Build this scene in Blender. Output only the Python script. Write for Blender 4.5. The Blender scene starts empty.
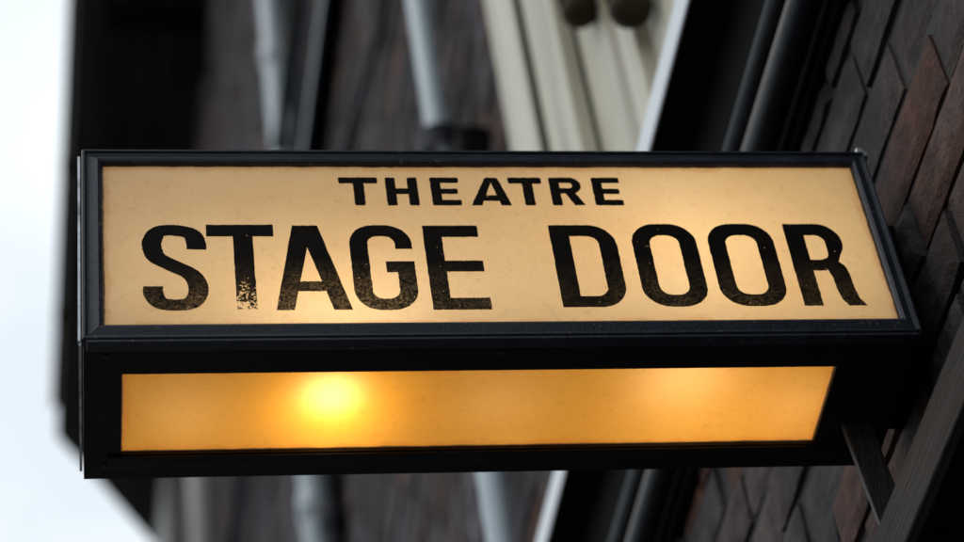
import bpy, bmesh, math, random
from mathutils.geometry import delaunay_2d_cdt
from mathutils import Vector, Matrix, noise
random.seed(7)
R = math.radians
S = bpy.context.scene
COL = S.collection

# ---------------------------------------------------------------- camera
CAM_H = 1.6
cam_d = bpy.data.cameras.new('camera'); cam = bpy.data.objects.new('camera', cam_d); COL.objects.link(cam)
S.camera = cam
rows = ((0.98748274, 0.00467525, -0.15765783), (-0.10812912, -0.70764377, -0.69824665), (-0.11483006, 0.70655392, -0.69828047))
m = Matrix(rows).to_4x4(); m.translation = Vector((0, 0, CAM_H)); cam.matrix_world = m
cam_d.sensor_width = 36; cam_d.lens = 36 * 2484.64 / 964
cam_d.clip_start = .05; cam_d.clip_end = 2000
cam_d.dof.use_dof = True; cam_d.dof.focus_distance = 2.22; cam_d.dof.aperture_fstop = 4.2
S.render.resolution_x = 1024; S.render.resolution_y = 576

# ---------------------------------------------------------------- world: bright overcast
w = bpy.data.worlds.new('World'); S.world = w; w.use_nodes = True
nt = w.node_tree; nt.nodes.clear()
def wn(t, **k):
    n = nt.nodes.new(t)
    for a, b in k.items(): setattr(n, a, b)
    return n
SUN_EL, SUN_AZ = 55, -100       # azimuth from +Y towards +X
sky = wn('ShaderNodeTexSky', sky_type='NISHITA', sun_disc=False, sun_elevation=R(SUN_EL), sun_rotation=R(SUN_AZ))
sky.dust_density = 2.0
bg = wn('ShaderNodeBackground'); bg.inputs[1].default_value = .12
bg2 = wn('ShaderNodeBackground'); bg2.inputs[0].default_value = (.89, .965, 1, 1); bg2.inputs[1].default_value = 1.18
tc = wn('ShaderNodeTexCoord'); nz = wn('ShaderNodeTexNoise'); nz.inputs['Scale'].default_value = 5; nz.inputs['Detail'].default_value = 6
cr = wn('ShaderNodeValToRGB'); cr.color_ramp.elements[0].position = .36; cr.color_ramp.elements[0].color = (.74,)*3 + (1,)
cr.color_ramp.elements[1].position = .54; cr.color_ramp.elements[1].color = (.97,)*3 + (1,)
mx = wn('ShaderNodeMixShader'); out = wn('ShaderNodeOutputWorld')
nt.links.new(tc.outputs['Generated'], nz.inputs['Vector']); nt.links.new(nz.outputs[0], cr.inputs[0])
nt.links.new(sky.outputs[0], bg.inputs[0]); nt.links.new(cr.outputs[0], mx.inputs[0])
nt.links.new(bg.outputs[0], mx.inputs[1]); nt.links.new(bg2.outputs[0], mx.inputs[2]); nt.links.new(mx.outputs[0], out.inputs[0])
sd = bpy.data.lights.new('sun', 'SUN'); sd.energy = .6; sd.angle = R(20); sd.color = (1, .97, .93)
so = bpy.data.objects.new('sun', sd); COL.objects.link(so)
dv = Vector((math.sin(R(SUN_AZ)) * math.cos(R(SUN_EL)), math.cos(R(SUN_AZ)) * math.cos(R(SUN_EL)), math.sin(R(SUN_EL))))
so.rotation_euler = dv.to_track_quat('Z', 'Y').to_euler()
S.view_settings.view_transform = 'Standard'; S.view_settings.look = 'None'
S.view_settings.exposure = 0; S.view_settings.gamma = 1; S.view_settings.use_curve_mapping = False
S.render.engine = 'CYCLES'
S.cycles.max_bounces = 10; S.cycles.diffuse_bounces = 6; S.cycles.transmission_bounces = 6

# ---------------------------------------------------------------- helpers
class MB:
    def __init__(s): s.v = []; s.f = []; s.mi = []
    def add(s, vs, fs, mi=0):
        b = len(s.v); s.v += [tuple(p) for p in vs]
        for f in fs: s.f.append(tuple(b + i for i in f)); s.mi.append(mi)
    def box(s, a, b, mi=0):
        x0, y0, z0 = a; x1, y1, z1 = b
        s.add([(x0,y0,z0),(x1,y0,z0),(x1,y1,z0),(x0,y1,z0),(x0,y0,z1),(x1,y0,z1),(x1,y1,z1),(x0,y1,z1)],
              [(0,3,2,1),(4,5,6,7),(0,1,5,4),(1,2,6,5),(2,3,7,6),(3,0,4,7)], mi)
    def hexa(s, p, mi=0):
        s.add(p, [(0,3,2,1),(4,5,6,7),(0,1,5,4),(1,2,6,5),(2,3,7,6),(3,0,4,7)], mi)
    def tube(s, pts, r, n=20, cap=True, mi=0):
        pts = [Vector(p) for p in pts]
        rs = r if isinstance(r, (list, tuple)) else [r] * len(pts)
        t0 = (pts[1] - pts[0]).normalized()
        ref = Vector((0, 0, 1)) if abs(t0.z) < .9 else Vector((1, 0, 0))
        u = t0.cross(ref).normalized(); vs = []; fs = []
        for i, p in enumerate(pts):
            t = (pts[min(i + 1, len(pts) - 1)] - pts[max(i - 1, 0)]).normalized()
            u = (u - t * u.dot(t)).normalized(); v = t.cross(u)
            for k in range(n):
                a = 2 * math.pi * k / n; vs.append(p + (u * math.cos(a) + v * math.sin(a)) * rs[i])
        for i in range(len(pts) - 1):
            for k in range(n):
                a = i * n + k; b = i * n + (k + 1) % n; fs.append((a, b, b + n, a + n))
        if cap: fs.append(tuple(range(n))[::-1]); fs.append(tuple((len(pts) - 1) * n + k for k in range(n)))
        s.add(vs, fs, mi)
    def build(s, name, mats, parent=None, smooth=False, bevel=0, loc=None, rot=None):
        me = bpy.data.meshes.new(name); me.from_pydata(s.v, [], s.f)
        for mm in (mats if isinstance(mats, (list, tuple)) else [mats]): me.materials.append(mm)
        for p, i in zip(me.polygons, s.mi): p.material_index = i; p.use_smooth = smooth
        me.update(); o = bpy.data.objects.new(name, me); COL.objects.link(o)
        if smooth:
            e = o.modifiers.new('split', 'EDGE_SPLIT'); e.split_angle = R(40)
        if bevel:
            b = o.modifiers.new('bevel', 'BEVEL'); b.width = bevel; b.segments = 2; b.limit_method = 'ANGLE'
        if parent: o.parent = parent
        if loc: o.location = loc
        if rot: o.rotation_euler = rot
        return o
def tag(o, label=None, cat=None, group=None, kind=None):
    if label: o['label'] = label
    if cat: o['category'] = cat
    if group: o['group'] = group
    if kind: o['kind'] = kind
    return o
def empty(name, loc, rz=0, **k):
    o = bpy.data.objects.new(name, None); COL.objects.link(o); o.location = loc; o.rotation_euler = (0, 0, rz); o.empty_display_size = .1
    return tag(o, **k)

# ---------------------------------------------------------------- materials
class NT:
    def __init__(s, name):
        s.m = bpy.data.materials.new(name); s.m.use_nodes = True; s.t = s.m.node_tree; s.t.nodes.clear()
        s.out = s.n('ShaderNodeOutputMaterial')
    def n(s, t, **k):
        n = s.t.nodes.new(t)
        for a, b in k.items(): setattr(n, a, b)
        return n
    def l(s, a, b): s.t.links.new(a, b)
    def noise(s, scale, detail=4, rough=.55, stretch=None, coord='Object'):
        tc = s.n('ShaderNodeTexCoord'); n = s.n('ShaderNodeTexNoise')
        n.inputs['Scale'].default_value = scale; n.inputs['Detail'].default_value = detail; n.inputs['Roughness'].default_value = rough
        if stretch:
            mp = s.n('ShaderNodeMapping'); mp.inputs['Scale'].default_value = stretch; s.l(tc.outputs[coord], mp.inputs[0]); s.l(mp.outputs[0], n.inputs[0])
        else: s.l(tc.outputs[coord], n.inputs[0])
        return n.outputs[0]
    def ramp(s, fac, stops):
        r = s.n('ShaderNodeValToRGB'); e = r.color_ramp.elements
        while len(e) < len(stops): e.new(.5)
        for k, (p, c) in enumerate(stops):
            e[k].position = p; e[k].color = tuple(c) + (1,) if hasattr(c, '__len__') else (c, c, c, 1)
        s.l(fac, r.inputs[0]); return r.outputs[0]
    def mix(s, f, a, b, mode='MIX'):
        m_ = s.n('ShaderNodeMix', data_type='RGBA', blend_type=mode)
        for i, v in ((0, f), (6, a), (7, b)):
            if hasattr(v, 'default_value') or isinstance(v, bpy.types.NodeSocket): s.l(v, m_.inputs[i])
            else: m_.inputs[i].default_value = v if i == 0 else (tuple(v) + (1,))
        return m_.outputs[2]
    def math(s, op, a, b=0.0, c=None, clamp=False):
        m_ = s.n('ShaderNodeMath', operation=op, use_clamp=clamp)
        for i, v in enumerate((a, b) if c is None else (a, b, c)):
            if isinstance(v, bpy.types.NodeSocket): s.l(v, m_.inputs[i])
            else: m_.inputs[i].default_value = v
        return m_.outputs[0]
    def bsdf(s, color, rough=.6, bump=None, bs=.3, bd=.002, metal=0, spec=.5):
        b = s.n('ShaderNodeBsdfPrincipled')
        for k, v in (('Base Color', color), ('Roughness', rough)):
            if isinstance(v, bpy.types.NodeSocket): s.l(v, b.inputs[k])
            else: b.inputs[k].default_value = (tuple(v) + (1,)) if k == 'Base Color' else v
        b.inputs['Metallic'].default_value = metal; b.inputs['Specular IOR Level'].default_value = spec
        if bump is not None:
            bp = s.n('ShaderNodeBump'); bp.inputs['Strength'].default_value = bs; bp.inputs['Distance'].default_value = bd
            s.l(bump, bp.inputs['Height']); s.l(bp.outputs[0], b.inputs['Normal'])
        return b.outputs[0]
    def done(s, sh): s.l(sh, s.out.inputs[0]); return s.m

def weathered(name, c1, c2, rough=.5, scale=20, stretch=(1, 1, 1), bs=.3, bd=.002, dirt=None, spec=.5, metal=0):
    t = NT(name); n = t.noise(scale, 6, .6, stretch)
    col = t.ramp(n, [(.3, c1), (.7, c2)])
    if dirt:
        n2 = t.noise(scale * .35, 5, .65, stretch); f = t.ramp(n2, [(.5, 0), (.68, 1)])
        col = t.mix(f, col, dirt)
    fine = t.noise(scale * 8, 3, .6, stretch)
    rg = t.math('MULTIPLY_ADD', n, .3, rough - .15)
    return t.done(t.bsdf(col, rg, fine, bs, bd, metal, spec))

M = {}
M['black_paint'] = weathered('black_paint', (.003, .003, .004), (.007, .007, .009), .45, 30, bs=.5, bd=.0006, spec=.2)
M['frame_paint'] = weathered('frame_paint', (.005, .007, .015), (.013, .017, .034), .38, 45, bs=.7, bd=.0007, dirt=(.004, .004, .006), spec=.35)
def chipped():
    t = NT('chipped_frame_paint'); n = t.noise(45, 6, .6); col = t.ramp(n, [(.3, (.005, .007, .014)), (.7, (.014, .018, .034))])
    c = t.ramp(t.noise(130, 6, .75), [(.62, 0), (.64, 1)]); col = t.mix(c, col, (.10, .085, .075))
    dust = t.ramp(t.noise(18, 6, .7, (.5, 1, 3)), [(.5, 0), (.8, .35)]); col = t.mix(dust, col, (.07, .075, .09))
    rg = t.math('MULTIPLY_ADD', n, .4, .22)
    return t.done(t.bsdf(col, rg, t.math('SUBTRACT', t.noise(300, 3, .6), c), .6, .0007, 0, .35))
M['frame_paint'] = chipped()
M['metal_edge'] = weathered('metal_edge', (.35, .36, .38), (.6, .62, .65), .35, 60, dirt=(.08, .08, .09), metal=.6)
M['liner'] = weathered('liner', (.74, .73, .70), (.82, .81, .78), .8, 20)
M['soot_black'] = weathered('soot_black', (.002, .002, .002), (.007, .0065, .006), .7, 14, bs=.6, spec=.03)
M['timber'] = weathered('dark_timber', (.006, .0055, .004), (.015, .013, .010), .7, 12, (1, .12, 1), .6, spec=.05)
M['eaves_timber'] = weathered('eaves_timber', (.022, .017, .013), (.085, .068, .054), .7, 7, (3, .3, 1), .8, .006, spec=.1)
M['gutter_timber'] = weathered('gutter_timber', (.035, .030, .025), (.10, .088, .075), .7, 5, (3, .5, 1), .8, .006, spec=.1)
M['grey_timber'] = weathered('grey_timber', (.018, .0172, .017), (.052, .048, .047), .75, 30, (1, .06, 1), 1, .003, dirt=(.02, .018, .017), spec=.2)
M['cream'] = weathered('cream_paint', (.47, .435, .33), (.66, .62, .50), .5, 14, (1, 2.5, .12), .4, dirt=(.24, .20, .13))
M['white'] = weathered('white_paint', (.60, .63, .68), (.78, .80, .84), .4, 9, (1, .2, 1), .4, dirt=(.38, .38, .38))
M['pipe_grey'] = weathered('grey_pipe_paint', (.34, .41, .46), (.46, .54, .59), .34, 6, (1, 1, .2), .3, dirt=(.17, .19, .21))
M['pipe_black'] = weathered('black_pipe_paint', (.004, .005, .007), (.011, .013, .018), .5, 9, (1, 1, .2), .4, spec=.12)
M['cable_grey'] = weathered('cable_sheath', (.02, .028, .042), (.05, .062, .09), .35, 20, (1, .1, 1), .2)
M['band_paint'] = weathered('band_paint', (.07, .09, .12), (.14, .17, .22), .4, 20, (1, .1, 1), .2)
M['cable_brown'] = weathered('brown_conduit', (.06, .045, .035), (.11, .09, .075), .4, 20, (1, .1, 1), .2)
M['pale_stone'] = weathered('pale_render', (.26, .25, .24), (.42, .41, .39), .7, 6, (1, 1, .3), .5, dirt=(.16, .15, .14))
M['bronze'] = weathered('brown_bracket_paint', (.02, .015, .009), (.055, .04, .022), .6, 20, dirt=(.01, .008, .007), spec=.1)
M['brown_wood'] = weathered('brown_wood', (.006, .004, .0025), (.016, .010, .006), .6, 30, (1, 1, .1), .6)
M['asphalt'] = weathered('asphalt', (.035, .035, .036), (.06, .06, .062), .85, 40, bs=.6, bd=.004)
M['paving'] = weathered('paving', (.16, .155, .15), (.26, .25, .24), .8, 6, bs=.4)
M['slate'] = weathered('slate', (.05, .05, .06), (.10, .10, .12), .6, 6)
M['white_tin'] = weathered('galvanised', (.45, .48, .52), (.7, .72, .75), .35, 40, metal=.7)

def brick_mat():
    t = NT('brick'); at = t.n('ShaderNodeAttribute', attribute_name='tone')
    n = t.noise(28, 6, .65); v = t.ramp(n, [(.30, .35), (.70, 1.5)])
    col = t.mix(1, at.outputs['Color'], v, 'MULTIPLY')
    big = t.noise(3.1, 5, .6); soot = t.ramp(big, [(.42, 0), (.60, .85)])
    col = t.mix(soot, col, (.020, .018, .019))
    pale = t.noise(9, 6, .7, (1, .4, 1)); pf = t.ramp(pale, [(.56, 0), (.74, .35)])
    col = t.mix(pf, col, (.14, .125, .13))
    grit = t.noise(160, 4, .7); return t.done(t.bsdf(col, .72, t.math('ADD', grit, t.math('MULTIPLY', n, 2)), .8, .004, 0, .12))
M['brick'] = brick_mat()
M['mortar'] = weathered('sooty_mortar', (.012, .011, .011), (.035, .032, .03), .9, 30, bs=.8, bd=.004)

# ---------------------------------------------------------------- wall coordinates: along the street, up, out from the wall
WA = R(-2.3)
HD = Vector((math.sin(WA), math.cos(WA), 0)); NW = Vector((-math.cos(WA), math.sin(WA), 0))
W0 = Vector((.78125, 1.5625, 0))
# wall-local frame: x = out of the wall (towards the alley) negative, so local X axis = -NW, Y = along, Z = up
building = empty('brick_building', W0, -WA, label='sooty brick building receding behind the sign, with eaves, ledges and a cream surround', cat='building')
# local coordinates (-out, along, height)
def L(al, z, off=0): return (-off, al, z + CAM_H)
def lbox(mb, a0, a1, z0, z1, o0, o1, mi=0): mb.box((-o1, a0, z0 + CAM_H), (-o0, a1, z1 + CAM_H), mi)
A_END = 9.6; TOPZ = 8.961

# bricks (one mesh: the wall)
def wall():
    v = []; f = []; tones = []
    ch, bl, jt = .0805, .22, .011
    z = 1.838 + CAM_H
    k0 = -int(z / ch); k1 = int((TOPZ + CAM_H - z) / ch)
    for k in range(k0, k1):
        zb = z + k * ch
        off = (.026 + .0735 * k) % bl
        n0 = int(-1.8 / bl) - 1; n1 = int(A_END / bl)
        for j in range(n0, n1):
            a0 = off + j * bl + random.uniform(-.004, .004); a1 = a0 + bl - jt * random.uniform(.7, 1.3)
            if a1 > A_END: continue
            if random.random() < .22: parts = [(a0, a0 + bl * .48 - jt), (a0 + bl * .48, a1)]
            else: parts = [(a0, a1)]
            for p0, p1 in parts:
                c = random.random()
                if c < .18: t = (.12, .052, .036)
                elif c < .35: t = (.10, .054, .042)
                elif c < .75: t = (.078, .056, .053)
                else: t = (.088, .072, .076)
                if -.5 < p0 < .06 and 2.30 < zb - CAM_H < 2.62 and random.random() < .75: t = (.20, .062, .034)
                if p0 > 1.2 and random.random() < .3: t = (.10, .085, .10)
                s = random.uniform(.6, 1.15) if p0 < 1.2 else random.uniform(.45, 1.5); t = tuple(x * s for x in t)
                o = random.uniform(-.004, .004); tl = random.uniform(-.002, .002)
                zz0 = zb + jt / 2 + random.uniform(-.0015, .0015); zz1 = zb + ch - jt / 2 + random.uniform(-.0015, .0015)
                if -1.3 < p0 < 1.5 and 2.6 < zb < 4.6:
                    nx, nz = 12, 5; b = len(v); e = .0045; ph = random.random() * 99
                    chipc = (random.choice((p0, p1)), random.choice((zz0, zz1)), random.uniform(.006, .018) if random.random() < .35 else 0)
                    for jz in range(-1, nz + 2):
                        for jx in range(-1, nx + 2):
                            u = min(max(jx / nx, 0), 1); q = min(max(jz / nz, 0), 1)
                            A = p0 + u * (p1 - p0); Z = zz0 + q * (zz1 - zz0)
                            wob = noise.noise(Vector((A * 45, Z * 45, ph))) * .0016 + noise.noise(Vector((A * 15, Z * 15, ph))) * .0014
                            dep = -o + tl * (1 - 2 * u) + noise.noise(Vector((A * 30, Z * 30, ph + 5))) * .0014 + noise.noise(Vector((A * 95, Z * 95, ph))) * .0012
                            if jx in (-1, nx + 1) or jz in (-1, nz + 1):
                                v.append((.016, A + wob, Z + wob)); continue
                            ed = min(u * (p1 - p0), (1 - u) * (p1 - p0), q * (zz1 - zz0), (1 - q) * (zz1 - zz0))
                            if ed < .001: dep += .0028
                            cd = math.hypot(A - chipc[0], Z - chipc[1])
                            if cd < chipc[2]: dep += (chipc[2] - cd) * .6
                            v.append((dep, A + wob * (1 if ed < .001 else .3), Z + wob * (1 if ed < .001 else .3)))
                    w_ = nx + 3
                    for jz in range(nz + 2):
                        for jx in range(nx + 2):
                            c0 = b + jz * w_ + jx; f.append((c0, c0 + w_, c0 + w_ + 1, c0 + 1)); tones.append(t)
                    continue
                b = len(v); e = .0035
                v += [(.016, p0, zz0), (.016, p1, zz0), (.016, p1, zz1), (.016, p0, zz1),
                      (-o + e, p0, zz0), (-o + e, p1, zz0), (-o + e, p1, zz1), (-o + e, p0, zz1),
                      (-o + tl, p0 + e, zz0 + e), (-o - tl, p1 - e, zz0 + e), (-o - tl, p1 - e, zz1 - e), (-o + tl, p0 + e, zz1 - e)]
                ff = [(8, 11, 10, 9)]
                for q in range(4):
                    r = (q + 1) % 4; ff += [(q, r, 4 + r, 4 + q)[::-1], (4 + q, 4 + r, 8 + r, 8 + q)[::-1]]
                f += [tuple(b + i for i in x) for x in ff]; tones += [t] * len(ff)
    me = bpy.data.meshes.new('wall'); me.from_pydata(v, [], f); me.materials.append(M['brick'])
    at = me.attributes.new('tone', 'FLOAT_COLOR', 'FACE')
    for i, t in enumerate(tones): at.data[i].color = (*t, 1)
    o = bpy.data.objects.new('wall', me); COL.objects.link(o); o.parent = building
    core = MB(); core.box((.006, -2.2, 0), (3.5, A_END, TOPZ + CAM_H + .1)); core.build('mortar_core', M['mortar'], building)
wall()

# eaves: soffit, gutter fascia, diagonal end; roof above
def eaves():
    z = TOPZ + CAM_H
    mb = MB()   # soffit slab with its diagonal far end
    a0 = -2.2
    mb.hexa([(0, a0, z), (-.46, a0, z), (-.46, 8.86, z), (0, 9.62, z), (0, a0, z + .06), (-.46, a0, z + .06), (-.46, 8.86, z + .06), (0, 9.62, z + .06)][::1])
    mb.build('soffit', M['eaves_timber'], building)
    g = MB(); z2 = z - .012
    g.hexa([(-.463, a0, z2), (-.59, a0, z2), (-.59, 8.66, z2), (-.463, 8.86, z2), (-.463, a0, z + .2), (-.59, a0, z + .2), (-.59, 8.66, z + .2), (-.463, 8.86, z + .2)])
    g.build('gutter_board', M['gutter_timber'], building)
    for o0, o1 in ((.11, .118), (.225, .233), (.34, .348)):
        b = MB(); b.box((-o1, a0, z - .008), (-o0, 8.8, z - .001)); b.build('batten', M['soot_black'], building)
    b = MB()
    for al in (5.6, 6.72, 7.75):
        b = MB(); b.tube([(-.60, al, z + .0), (-.60, al, z + .05)], .028, 12)
        b.build('gutter_bolt', M['soot_black'], building, True)
    for al in (4.6, 5.7, 6.8, 7.9):
        r = MB(); r.box((-.44, al, z - .09), (-.004, al + .07, z - .003)); r.box((-.06, al, z - .4), (-.004, al + .07, z - .093)); r.build('eaves_bracket', M['timber'], building)
    rf = MB()
    rf.add([(-.62, a0, z + .2), (-.62, 8.66, z + .2), (3.5, 9.8, z + 2.0), (3.5, a0, z + 2.0), (-.62, a0, z + .23), (-.62, 8.66, z + .23), (3.5, 9.8, z + 2.05), (3.5, a0, z + 2.05)],
           [(0,3,2,1),(4,5,6,7),(0,1,5,4),(1,2,6,5),(2,3,7,6),(3,0,4,7)])
    rf.build('roof', M['slate'], building)
eaves()

def ledge(name, a0, a1, zlow, off, hf, zsof, board, face, soff, lip=.012):
    # a projecting ledge: pale outer face board and a dark soffit behind it
    mb = MB(); lbox(mb, a0, a1, zsof, zlow + hf - .004, -.005, off - lip)
    o = mb.build(name, soff, building)
    f = MB(); lbox(f, a0 - .003, a1 + .003, zlow, zlow + hf, off - lip, off)
    f.build(board, face, o, bevel=.002)
    return o
ledge('canopy', -2.0, A_END - .3, 2.253, .066, .046, 2.258, 'fascia', M['white'], M['timber'], .004)
fr = MB(); lbox(fr, -2, A_END - .3, 2.15, 2.255, -.005, .012); lbox(fr, -2, A_END - .3, 1.945, 2.035, -.005, .012); fr.build('frieze', M['soot_black'], building)
ledge('band_course', 1.6, 3.28, 5.10, .062, .045, 5.11, 'fascia', M['band_paint'], M['soot_black'])
ledge('shop_cornice', -2.0, 1.3, 1.259, .10, .052, 1.263, 'fascia', M['grey_timber'], M['soot_black'])
sh = MB(); lbox(sh, -2.0, 1.3, -1.6, 1.262, -.005, .03); sh.build('shopfront', M['soot_black'], building)

# cream surround standing on the canopy: stepped pilaster mouldings
def surround():
    zt = 4.6; zb = 2.30
    base = MB()
    for a0, a1, off in ((1.085, 1.20, .028), (.99, 1.083, .045), (.80, .988, .030), (.775, .798, .052), (.60, .773, .022), (.52, .575, .034), (.20, .518, .012)):
        lbox(base, a0, a1, zb, zt, -.005, off)
    o = base.build('cream_surround', M['cream'], building, bevel=.004)
    gr = MB()
    for a0, a1, off in ((1.0832, 1.0848, .030), (.9885, .9898, .040), (.7735, .7745, .026), (.575, .599, .004)): lbox(gr, a0 - .004, a1 + .004, zb, zt, -.004, off)
    gr.build('groove', M['timber'], o)
    for a0, z0, rr_ in ((.67, 2.74, .028), (.475, 2.505, .030)):
        c = MB(); ks = [(0, .3), (.12, .62), (.35, .88), (.7, 1), (1, 1), (1.02, .86), (1.5, .86), (1.52, 1), (16, 1)]
        c.tube([L(a0, z0 + k * rr_, .046) for k, _ in ks], [rr_ * q_ for _, q_ in ks], 24)
        c.build('drop_bracket', M['bronze'], o, True)
surround()
q = MB(); lbox(q, 8.62, A_END + .02, -1.6, TOPZ - .005, -.02, .02); q.build('corner_pilaster', M['pale_stone'], building, bevel=.01)

# ---------------------------------------------------------------- drainpipes and cables fixed to the wall
def at_wall(al, z, off=0):
    p = W0 + HD * al + NW * off; return Vector((p.x, p.y, z + CAM_H))
def drainpipe(al, r, off, z0, z1, mat, label, collars=(), group=None):
    e = empty('drainpipe', at_wall(al, z0), -WA, label=label, cat='drainpipe', group=group)
    p = MB(); p.tube([(-off, 0, 0), (-off, 0, z1 - z0)], r, 28); p.build('pipe', mat, e, True)
    for zc in collars:
        c = MB(); h = zc - z0
        c.tube([(-off, 0, h - .05), (-off, 0, h - .04), (-off, 0, h + .04), (-off, 0, h + .05)], [r * 1.02, r * 1.2, r * 1.2, r * 1.02], 28)
        c.box((-off, -r * 1.3, h - .01), (.0, r * 1.3, h + .01))
        c.build('collar', mat, e, True)
    return e
drainpipe(3.53, .036, .045, -1.6, 8.8, M['pipe_grey'], 'pale grey drainpipe on the brick wall, the left one above the sign', (6.05, 4.2, 2.4, .4))
drainpipe(3.33, .028, .032, -1.6, 8.8, M['pipe_black'], 'black drainpipe close beside the left grey drainpipe', (4.0,))
p2 = drainpipe(1.60, .0235, .045, 2.32, 8.8, M['pipe_grey'], 'pale grey drainpipe with a black joint just above the sign', (5.4,))
b = MB(); b.tube([(-.045, 0, 1.13), (-.045, 0, 1.14), (-.045, 0, 1.20), (-.045, 0, 1.21)], [.028, .044, .044, .028], 24); b.tube([(-.045, -.01, 1.16), (-.045, -.09, 1.02)], .022, 16)
b.build('coupling', M['pipe_black'], p2, True)
drainpipe(6.3, .05, .07, -1.6, 8.0, M['pale_stone'], 'pale drainpipe farthest along the wall near the eaves', (7.9,))

def cable(pts, r, mat, label, name='wall_cable', group=None, cat='cable'):
    mb = MB(); P = [at_wall(a, z, o) for a, z, o in pts]; mb.tube(P, r, 14)
    # origin at its near end
    o0 = P[0].copy(); mb.v = [tuple(Vector(v) - o0) for v in mb.v]
    return tag(mb.build(name, mat, None, True, loc=o0), label, cat, group)
def run(a0, a1, z, off, jit=.004, n=26):
    return [(a0 + (a1 - a0) * k / n, z + random.uniform(-jit, jit), off) for k in range(n + 1)]
G = 'cables and conduits running along the wall'
cable(run(-1.8, 9, 2.098, .016, .002), .010, M['cable_grey'], 'blue-grey conduit along the wall under the white-edged canopy, the upper one', group=G)
cable(run(-1.8, 9, 2.062, .026, .003), .018, M['pipe_black'], 'thick black cable running just below the blue-grey conduit', group=G)
cable(run(-1.8, 9, 2.022, .028, .003), .009, M['cable_brown'], 'thin brown conduit between two black cables above the sign', group=G)
cable(run(-1.8, 9, 1.978, .034, .004), .017, M['pipe_black'], 'lowest thick black cable next to the bare bricks', group=G)
cable(run(2.0, 8.4, 5.60, .05, .004), .03, M['pipe_black'], 'black pipe along the wall passing behind the left grey drainpipe', group=G)
cable(run(2.0, 8.4, 5.40, .05, .004), .009, M['cable_grey'], 'slim blue-grey conduit just above the narrow dark ledge', group=G)
cable([(1.7, 4.42, .02), (2.1, 4.45, .02), (2.6, 4.66, .02), (3.3, 4.9, .02)], .012, M['pipe_black'], 'sagging black cable on bricks between the two grey drainpipes', group=G)
cable([(9.0, 8.95, .30), (7.6, 8.95, .10), (6.4, 8.2, .03)], .012, M['cable_brown'], 'thin brown wire hanging under the dark eaves', group=G)

# junction box at the foot of the second pipe
jb = empty('junction_box', at_wall(1.40, 3.19), -WA, label='black junction box on the wall between drainpipe and cream surround', cat='junction box')
b = MB(); b.box((-.06, 0, 0), (0, .15, .15)); b.build('casing', M['soot_black'], jb, bevel=.01)
b = MB(); b.tube([(-.035, .055, .15), (-.035, .055, .18)], .016, 16); b.build('gland', M['cable_grey'], jb, True)
b = MB(); b.tube([(-.04, .15, .09), (-.04, .17, .10)], .024, 16); b.build('coupling', M['pipe_black'], jb, True)

# ---------------------------------------------------------------- the illuminated sign
SX, SY, SZ = -.0032, 1.5639, 1.4825 + CAM_H
W, H, D = .75, .2415, .1858
sign = empty('stage_door_sign', (SX, SY, SZ), label='black box sign lit from inside reading THEATRE STAGE DOOR, fixed to the brick wall', cat='sign')
gx0, gx1, gz0, gz1 = .0188, .7340, .0183, .2249
px0, px1, py0, py1 = .0342, .680, .046, .1527

hb = MB(); t = .003
hb.box((.001, .0095, .002), (.001 + t, D, H - .001))                     # left
hb.box((W - .001 - t, .0095, .002), (W - .001, D, H - .001))              # right
hb.box((.001 + t, .0095, H - .001 - t), (W - .001 - t, D, H - .001))      # top
hb.box((.001 + t, D - t, .002), (W - .001 - t, D, H - .001 - t))          # back
zb0, zb1 = .002, .006                                                     # bottom plate round the pane
hb.box((.004, .0095, zb0), (W - .004, py0, zb1)); hb.box((.004, py1, zb0), (W - .004, D - t, zb1))
hb.box((.004, py0, zb0), (px0, py1, zb1)); hb.box((px1, py0, zb0), (W - .004, py1, zb1))
hb.build('housing', M['black_paint'], sign)
ln = MB(); e = .0045
ln.box((.001 + t + .0005, .012, .0066), (.001 + t + .002, D - t - .001, H - .006))
ln.box((W - .006, .012, .0066), (W - .0045, D - t - .001, H - .006))
ln.box((.0065, .012, H - .0065), (W - .0065, D - .006, H - .005))
ln.box((.0065, D - .0055, .0066), (W - .0065, D - .004, H - .007))
ln.build('reflector', M['liner'], sign)

# front frame: four mitred bars with a stepped profile
def frame():
    mb = MB()
    O = [(0, 0), (W, 0), (W, H), (0, H)]; I = [(gx0, gz0), (gx1, gz0), (gx1, gz1), (gx0, gz1)]
    def pt(i, k, y):     # k 0 outer .. 1 inner
        return (O[i][0] + (I[i][0] - O[i][0]) * k, y, O[i][1] + (I[i][1] - O[i][1]) * k)
    prof = [(0, .0095), (0, -.0005), (.06, -.0022), (.16, -.0022), (.24, .0002), (.34, .0006), (.78, -.0022), (.93, -.001), (1, .0006), (1, .0095)]
    for i in range(4):
        j = (i + 1) % 4; vs = []
        dx = O[j][0] - O[i][0]; dz = O[j][1] - O[i][1]; ln_ = math.hypot(dx, dz); ux, uz = dx / ln_ * .00035, dz / ln_ * .00035
        for k, y in prof:
            a = pt(i, k, y); b = pt(j, k, y)
            vs += [(a[0] + ux, y, a[2] + uz), (b[0] - ux, y, b[2] - uz)]
        n = len(prof); fs = []
        for k in range(n):
            l = (k + 1) % n; fs.append((2 * k, 2 * k + 1, 2 * l + 1, 2 * l))
        fs.append(tuple(2 * k for k in range(n))); fs.append(tuple(2 * k + 1 for k in range(n))[::-1])
        mb.add(vs, fs)
    mb.build('frame', M['frame_paint'], sign)
frame()
b = MB(); b.box((.004, -.0012, -.0035), (W - .002, .011, -.0004)); b.build('drip_edge', M['frame_paint'], sign, bevel=.0008)
b = MB(); b.box((-.0034, .004, .003), (-.0012, .0075, H - .004)); b.box((-.0028, .010, .003), (-.0005, D - .01, .007)); b.build('side_trim', M['metal_edge'], sign)
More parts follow.
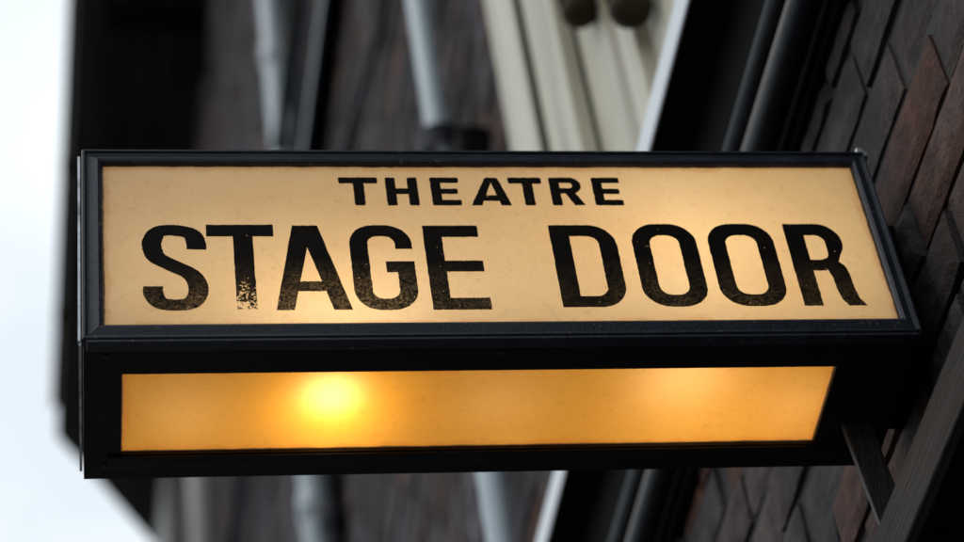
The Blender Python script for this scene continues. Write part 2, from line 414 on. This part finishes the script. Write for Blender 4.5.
# rim round the underside pane
b = MB()
b.box((px0 - .012, py1 + .001, -.001), (px1 + .012, py1 + .014, .0015)); 
b.build('underside_rim', M['black_paint'], sign, bevel=.0006)

def glass(name, col, trans, w_t, x0, x1, y0, y1, axis, drips):
    t = NT(name)
    n = t.noise(6, 5, .6, (1, 1.5, 1.5)); n2 = t.noise(120, 3, .6); n3 = t.noise(34, 6, .7)
    cc = t.ramp(n, [(.3, tuple(c * .86 for c in col)), (.7, col)])
    tt = t.ramp(n, [(.3, tuple(c * k for c, k in zip(trans, (.93, .84, .7)))), (.7, trans)])
    n4 = t.noise(900, 2, .6); sp = t.mix(1, t.ramp(n2, [(.30, .90), (.42, 1)]), t.ramp(n4, [(.35, .90), (.65, 1.0)]), 'MULTIPLY'); tt = t.mix(1, tt, sp, 'MULTIPLY')
    # grime and slopped paint hugging the edges of the pane (a ragged border of its own)
    tc = t.n('ShaderNodeTexCoord'); sx = t.n('ShaderNodeSeparateXYZ'); t.l(tc.outputs['Object'], sx.inputs[0])
    X = sx.outputs[0]; Y = sx.outputs[axis]
    d = t.math('MINIMUM', t.math('MINIMUM', t.math('SUBTRACT', X, x0), t.math('SUBTRACT', x1, X)), t.math('MINIMUM', t.math('SUBTRACT', Y, y0), t.math('SUBTRACT', y1, Y)))
    g = t.math('SUBTRACT', d, t.math('MULTIPLY', t.math('SUBTRACT', n3, .42), drips))
    edge = t.ramp(t.math('MULTIPLY', g, 400, clamp=True), [(.0, 0), (.6, 1)])
    tt = t.mix(edge, (.05, .015, .006), tt); cc = t.mix(edge, (.03, .02, .015), cc)
    st_ = t.math('SUBTRACT', t.math('MULTIPLY', d, 90), t.math('MULTIPLY_ADD', n3, 2.4, -.9)); stain = t.ramp(st_, [(0, 0), (.35, 1)])
    tt = t.mix(stain, t.mix(1, tt, (.95, .82, .66), 'MULTIPLY'), tt)
    di = t.n('ShaderNodeBsdfDiffuse'); t.l(cc, di.inputs[0])
    tr = t.n('ShaderNodeBsdfTranslucent'); t.l(tt, tr.inputs[0])
    gl = t.n('ShaderNodeBsdfGlossy'); gl.inputs['Roughness'].default_value = .25; gl.inputs[0].default_value = (1, 1, 1, 1)
    m1 = t.n('ShaderNodeMixShader'); m1.inputs[0].default_value = w_t; t.l(di.outputs[0], m1.inputs[1]); t.l(tr.outputs[0], m1.inputs[2])
    if axis == 1:      # some light scatters straight on through the amber glass
        rf = t.n('ShaderNodeBsdfRefraction'); rf.inputs['IOR'].default_value = 2.2; rf.inputs['Roughness'].default_value = .75; rf.inputs[0].default_value = (1, .84, .62, 1)
        m3 = t.n('ShaderNodeMixShader'); m3.inputs[0].default_value = .085; t.l(m1.outputs[0], m3.inputs[1]); t.l(rf.outputs[0], m3.inputs[2]); m1 = m3
    fr_ = t.n('ShaderNodeFresnel'); fr_.inputs[0].default_value = 1.35
    m2 = t.n('ShaderNodeMixShader'); t.l(t.math('MULTIPLY', fr_.outputs[0], .6), m2.inputs[0]); t.l(m1.outputs[0], m2.inputs[1]); t.l(gl.outputs[0], m2.inputs[2])
    return t.done(m2.outputs[0])
M['opal'] = glass('opal_glass', (.60, .55, .47), (.98, .85, .66), .76, gx0, gx1, gz0, gz1, 2, .004)
M['amber'] = glass('amber_glass', (.30, .16, .04), (.76, .42, .06), .82, px0, px1, py0, py1, 1, .004)
gp = MB(); gp.add([(gx0 + .0001, .0042, gz0 + .0001), (gx1 - .0001, .0042, gz0 + .0001), (gx1 - .0001, .0042, gz1 - .0001), (gx0 + .0001, .0042, gz1 - .0001)], [(0, 1, 2, 3)])
face = gp.build('front_pane', M['opal'], sign); face['label'] = 'cream translucent front pane with painted black letters'
bp_ = MB(); bp_.add([(px0 - .004, py0 - .004, .0063), (px1 + .004, py0 - .004, .0063), (px1 + .004, py1 + .004, .0063), (px0 - .004, py1 + .004, .0063)], [(0, 3, 2, 1)])
under = bp_.build('underside_pane', M['amber'], sign); under['label'] = 'glowing amber pane in the underside'

# lettering: closed outlines in millimetres on the front pane
def arc(cx, cz, rx, rz, a0, a1, n=10):
    return [(cx + rx * math.cos(R(a0 + (a1 - a0) * k / n)), cz + rz * math.sin(R(a0 + (a1 - a0) * k / n))) for k in range(n + 1)]
def rrect(x0, x1, z0, z1, r):
    return arc(x1 - r, z1 - r, r, r, 0, 90) + arc(x0 + r, z1 - r, r, r, 90, 180) + arc(x0 + r, z0 + r, r, r, 180, 270) + arc(x1 - r, z0 + r, r, r, 270, 360)
def stroke_path(pts, wd):        # thick polyline given as (x,z,half width)
    Lp, Rp = [], []
    n = len(pts)
    for i in range(n):
        a = pts[max(i - 1, 0)]; b = pts[min(i + 1, n - 1)]
        dx, dz = b[0] - a[0], b[1] - a[1]; l = math.hypot(dx, dz) or 1
        nx, nz_ = -dz / l, dx / l
        hw = wd(i / (n - 1), (dx / l, dz / l))
        Lp.append((pts[i][0] + nx * hw, pts[i][1] + nz_ * hw)); Rp.append((pts[i][0] - nx * hw, pts[i][1] - nz_ * hw))
    return Lp, Rp
class Lett:
    def __init__(s): s.v = []; s.f = []
    def strip(s, A, B, closed=False):
        b = len(s.v); n = len(A); s.v += A + B
        for i in range(n if closed else n - 1):
            j = (i + 1) % n; s.f.append((b + i, b + j, b + n + j, b + n + i))
    def poly(s, P): b = len(s.v); s.v += P; s.f.append(tuple(range(b, b + len(P))))
    def rect(s, x0, x1, z0, z1): s.poly([(x0, z0), (x1, z0), (x1, z1), (x0, z1)])
    def build(s, name, mat, parent, label, rough=.28):
        V = [Vector(p) for p in s.v]; F = []
        for f in s.f:
            P = [V[i] for i in f]; ar = sum(P[i].x * P[(i + 1) % len(P)].y - P[(i + 1) % len(P)].x * P[i].y for i in range(len(P)))
            if abs(ar) > .01: F.append(list(f) if ar > 0 else list(f)[::-1])
        ov, oe, of, _, _, src = delaunay_2d_cdt(V, [], F, 1, .01)
        of = [f for f, q in zip(of, src) if q]
        me = bpy.data.meshes.new(name); me.from_pydata([(p.x, 0, p.y) for p in ov], [], of)
        bm = bmesh.new(); bm.from_mesh(me)
        for _ in range(4):
            le = [e for e in bm.edges if e.is_boundary and e.calc_length() > 2.2]
            if not le: break
            bmesh.ops.subdivide_edges(bm, edges=le, cuts=1)
        bmesh.ops.triangulate(bm, faces=bm.faces[:])
        for v in bm.verts:
            k = 1 if any(e.is_boundary for e in v.link_edges) else 0
            x, z = v.co.x, v.co.z
            if k:
                x += noise.noise(Vector((x * .35, z * .35, 3))) * .45 + noise.noise(Vector((x * 1.1, z * 1.1, 8))) * .35
                z += noise.noise(Vector((x * .35, z * .35, 30))) * .45 + noise.noise(Vector((x * 1.1, z * 1.1, 80))) * .35
            v.co = Vector((x / 1000, .0037, z / 1000 - .0039))
        bm.to_mesh(me); bm.free(); me.materials.append(mat)
        o = bpy.data.objects.new(name, me); COL.objects.link(o); o.parent = parent; o['label'] = label; return o
def loop_ring(L_, outer, inner): L_.strip(outer, inner, True)

def paint_mat():
    t = NT('letter_paint')
    tc = t.n('ShaderNodeTexCoord'); sx = t.n('ShaderNodeSeparateXYZ'); t.l(tc.outputs['Object'], sx.inputs[0])
    X, Z = sx.outputs[0], sx.outputs[2]
    fine = t.noise(430, 4, .75); mid = t.noise(120, 5, .75); big = t.noise(17, 3, .5); sparse = t.noise(330, 2, .5)
    # worn towards the foot of the letters: more flaking where z is low
    low = t.math('MULTIPLY_ADD', Z, -11.0, 1.12, clamp=True)           # 1 near the foot of the big letters
    stage = t.math('MULTIPLY_ADD', X, -6.0, 2.6, clamp=True); stage = t.math('MULTIPLY_ADD', stage, .65, .35)
    lowm = t.math('MULTIPLY', t.math('MULTIPLY', low, stage), t.ramp(big, [(.35, .35), (.6, 1)]))
    thr = t.math('MULTIPLY_ADD', lowm, -.125, .685)
    # the foot of the T is nearly gone
    tx = t.math('SUBTRACT', 1.0, t.math('MULTIPLY', t.math('ABSOLUTE', t.math('SUBTRACT', X, .144)), 55), clamp=True)
    tz = t.math('MULTIPLY_ADD', Z, -18, 1.95, clamp=True)
    tf = t.math('MULTIPLY', t.math('MULTIPLY', tx, 3, clamp=True), tz)
    thr = t.math('SUBTRACT', thr, t.math('MULTIPLY', tf, .115))
    hole = t.math('GREATER_THAN', t.math('ADD', t.math('MULTIPLY', fine, .55), t.math('MULTIPLY', mid, .45)), thr)
    hole = t.math('MAXIMUM', hole, t.math('GREATER_THAN', sparse, .765))
    col = t.ramp(mid, [(.35, (.003, .0025, .002)), (.75, (.012, .008, .005))])
    b = t.n('ShaderNodeBsdfPrincipled'); t.l(col, b.inputs['Base Color']); b.inputs['Roughness'].default_value = .6; b.inputs['Specular IOR Level'].default_value = .05
    tr = t.n('ShaderNodeBsdfTransparent')
    thin = t.n('ShaderNodeBsdfTransparent'); 
    th = t.math('MULTIPLY', lowm, t.ramp(fine, [(.42, 0), (.60, .30)]))
    m1 = t.n('ShaderNodeMixShader'); t.l(th, m1.inputs[0]); t.l(b.outputs[0], m1.inputs[1]); t.l(thin.outputs[0], m1.inputs[2])
    m2 = t.n('ShaderNodeMixShader'); t.l(hole, m2.inputs[0]); t.l(m1.outputs[0], m2.inputs[1]); t.l(tr.outputs[0], m2.inputs[2])
    return t.done(m2.outputs[0])
M['letters'] = paint_mat()

B0, C0 = 42.4, 149.2     # baseline, cap line of the big words
def curve(ctrl, n=60):   # Catmull-Rom through control points
    P = [ctrl[0]] + ctrl + [ctrl[-1]]; out_ = []
    seg = len(ctrl) - 1
    for i in range(seg):
        for k in range(n // seg):
            t_ = k / (n // seg); p0, p1, p2, p3 = P[i:i + 4]
            out_.append(tuple(.5 * ((2 * p1[d]) + (-p0[d] + p2[d]) * t_ + (2 * p0[d] - 5 * p1[d] + 4 * p2[d] - p3[d]) * t_ ** 2 + (-p0[d] + 3 * p1[d] - 3 * p2[d] + p3[d]) * t_ ** 3) for d in (0, 1)))
    out_.append(ctrl[-1]); return out_
def thick(hh, vv):       # half width for strokes running horizontally / vertically
    return lambda t_, d: vv * abs(d[1]) ** 2 + hh * (1 - abs(d[1]) ** 2)
st = Lett()
# S
st.strip(*stroke_path(curve([(101.5, 118), (101.5, 126), (97, 138), (83, 142.8), (69, 141), (62.5, 130), (62.5, 118), (67, 107), (81, 97), (95, 87), (101, 75), (101, 62), (95, 51.5), (83, 48.8), (69, 51), (62.5, 61), (62, 72)], 120), thick(7.0, 8.8)))
# T
st.rect(111, 171.5, 134.8, 150); st.rect(134.6, 152.5, 43.2, 134.9)
# A
st.poly([(168.8, 41.4), (185.5, 41.4), (192.0, 64.8), (193.6, 77.2), (199.6, 112), (197, 148.8), (189, 148.8)][:0] or [(168.8, 41.4), (184.8, 41.4), (201.0, 121), (198.0, 148.8), (189.0, 148.8)])
st.poly([(220.0, 41.4), (236.4, 41.4), (211.8, 148.8), (197.9, 148.8), (200.9, 121)])
st.poly([(189.5, 64.6), (215.3, 64.6), (212.8, 77.2), (192.1, 77.2)])
# G
gq = arc(266.5 + 6, 149 - 27, 25.5, 27, 8, 90, 8) ; 
go = [(296.5, 118), (296.5, 124)] + arc(272, 124, 24.5, 25, 0, 90)[1:] + [(262, 149)] + arc(262, 125, 22.5, 24, 90, 180)[1:] + [(239.5, 66)] + arc(263, 66, 23.5, 25.2, 180, 270)[1:] + [(272, 40.8)] + arc(273, 66, 23.8, 25.2, 270, 360)[1:] + [(296.8, 88)]
gi = [(281, 118), (281, 124)] + arc(271, 124, 10, 10.5, 0, 90)[1:] + [(265, 134.5)] + arc(265, 124, 9, 10.5, 90, 180)[1:] + [(256, 66)] + arc(265, 66, 9, 11, 180, 270)[1:] + [(270, 55)] + arc(270, 66, 10.5, 11, 270, 360)[1:] + [(280.5, 88)]
st.strip(go, gi); st.rect(270.6, 296.8, 88, 102)
# E
st.rect(308, 325, 40.6, 148.3); st.rect(325, 359, 133.3, 148.3); st.rect(325, 359.5, 88.5, 102.5); st.rect(325, 361, 40.6, 55.5)
# nibble the long straight edges a little so the paint looks hand laid
st.build('word_stage', M['letters'], face, 'word STAGE in large worn black letters')
do = Lett()
# D
outer = [(425.6, 42.6), (425.6, 148.6), (462, 148.6)] + arc(462, 121, 25, 27.6, 90, 0, 10)[1:] + [(487, 70)] + arc(462, 70, 25, 27.4, 0, -90, 10)[1:]
inner = [(443.6, 56.5), (443.6, 133.8), (459, 133.8)] + arc(459, 123, 11, 10.8, 90, 0, 10)[1:] + [(470, 68)] + arc(459, 68, 11, 11.5, 0, -90, 10)[1:]
do.strip(outer, inner, True)
def O(x0, x1):
    o_ = rrect(x0, x1, 42.4, 150, 25); i_ = rrect(x0 + 16.6, x1 - 16.6, 57.5, 134.6, 11.5); do.strip(o_, i_, True)
O(501.5, 562.5); O(573.5, 636.5)
# R
do.rect(649, 667, 42.4, 149.6)
ro = [(667, 149.6), (680, 149.6)] + arc(680, 124.8, 22.3, 24.8, 90, -38, 14)[1:] + [(693.5, 99)]
ri = [(667, 134.2), (677, 134.2)] + arc(677, 124, 8.8, 10.2, 90, 0, 8)[1:] + [(685.8, 112)] + arc(677, 111, 8.8, 9.4, 0, -90, 5)[1:]
ri2 = ri[:]
while len(ri2) < len(ro): ri2.append(ri[-1])
while len(ro) < len(ri2): ro.append(ro[-1])
do.strip(ro, ri2)
do.poly([(667, 87.6), (679, 87.6), (682, 92), (693.6, 99.0), (677.0, 101.7), (667, 101.7)])
do.strip([(693.6, 99.2), (698, 94), (700.3, 85), (701, 66), (703, 52), (708.3, 42.4)], [(677, 96), (681, 88), (683.6, 78), (684, 64), (686, 52), (691, 42.4)])
do.build('word_door', M['letters'], face, 'word DOOR in large black letters')
th = Lett(); b0, b1 = 175.3, 213.3
def rr(x0, x1, z0, z1, r=1.6): th.poly(rrect(x0, x1, z0, z1, r))
def bar(p, q_, w_):
    th.poly([(p[0] - w_ / 2, p[1]), (p[0] + w_ / 2, p[1]), (q_[0] + w_ / 2, q_[1]), (q_[0] - w_ / 2, q_[1])])
rr(235.5, 272.1, 205, b1); rr(249, 259, b0, 209)                                        # T
rr(279.2, 288.6, b0, b1); rr(299.8, 309.2, b0, b1); rr(285, 303, 190.6, 198.4)             # H
def E(x):
    rr(x, x + 9.6, b0, b1); rr(x + 3, x + 26.8, 205.8, b1); rr(x + 3, x + 25.2, 190.8, 198); rr(x + 3, x + 27.2, b0, 182.8)
E(321.4)
th.poly([(357.6, b0), (367.5, b0), (381.5, b1), (375, b1), (373.2, 212)]); th.poly([(385.6, b0), (395.8, b0), (386, 212), (383.8, b1), (377.5, b1)]); th.poly([(364, 181.5), (390, 181.5), (388.5, 189), (367, 189)])   # A
rr(395.4, 427.2, 205, b1); rr(408.4, 418.2, b0, 209)                                     # T
rr(434.4, 444, b0, b1)                                                                   # R
ro = [(442, b1), (454, b1)] + arc(454, 202.3, 10.5, 11, 90, -90, 12)[1:] + [(442, 191.3)]
ri = [(442, 206), (453, 206)] + arc(453, 202.4, 3.2, 3.6, 90, -90, 12)[1:] + [(442, 198.8)]
th.strip(ro, ri); th.poly([(448, 192.5), (455.5, b0), (465.6, b0), (457.5, 193.5)])
E(475.2)
th.build('word_theatre', M['letters'], face, 'word THEATRE in smaller black capitals')

# two bulbs inside the box, then added fill lamps
def bulb_or_fill(x, y, z, energy, r=.016, col=(1, .75, .46)):
    b = MB(); b.tube([(0, 0, .012), (0, 0, .035)], [.012, .013], 16)
    o = b.build('bulb_or_fill_holder', M['white_tin'], sign, True, loc=(x, y, z))
    ld = bpy.data.lights.new('bulb_or_fill', 'POINT'); ld.energy = energy; ld.color = col; ld.shadow_soft_size = r
    lo = bpy.data.objects.new('bulb_or_fill', ld); COL.objects.link(lo); lo.parent = sign; lo.location = (x, y, z)
bulb_or_fill(.2227, .102, .050, .42, .024, (1, .73, .40))
bulb_or_fill(.560, .118, .125, .42, .018, (1, .73, .40))
for bx, bz in ((.09, .13), (.385, .145), (.665, .13)): bulb_or_fill(bx, .135, bz - .045, .105, .04)  # unseen fill lamps with holders, added to even out the glow in the panes

# fixings: cleat at the upper right corner, wall plate, strut under the sign
b = MB()
b.hexa([(.744, .004, H + .001), (.757, .004, H + .001), (.757, .02, H + .001), (.744, .02, H + .001), (.747, .006, H + .014), (.752, .006, H + .014), (.752, .016, H + .014), (.747, .016, H + .014)])
b.build('cleat', M['white_tin'], sign, bevel=.001)
b = MB(); b.box((W + .0005, .05, .03), (W + .03, D - .02, H - .05)); b.build('wall_plate', M['soot_black'], sign)
b = MB(); b.hexa([(.7235, .150, -.13), (.752, .150, -.13), (.752, .156, -.13), (.7235, .156, -.13), (.700, .118, -.002), (.728, .118, -.002), (.728, .126, -.002), (.700, .126, -.002)])
b.build('strut', M['brown_wood'], sign, bevel=.001)
b = MB(); b.tube([(.70, .12, H - .001), (.70, .12, H + .012), (.708, .125, H + .024), (.73, .13, H + .030), (.765, .13, H + .028), (.79, .13, H + .028)], .0035, 10); b.build('power_lead', M['pipe_black'], sign, True)
for sx_, sy_ in ((.02, .022), (.365, .022), (.71, .022), (.02, .168), (.365, .168)):
    b = MB(); b.tube([(sx_, sy_, .0005), (sx_, sy_, .0028)], [.0024, .0032], 12); b.build('screw', M['frame_paint'], sign, True)

# ---------------------------------------------------------------- ground
g = MB(); g.box((-600, -600, -.2), (600, 600, 0)); tag(g.build('road', M['asphalt']), kind='structure')
g = MB(); g.box((-.9, -2, .002), (.70, 12, .12)); tag(g.build('pavement', M['paving'], bevel=.01), kind='structure')
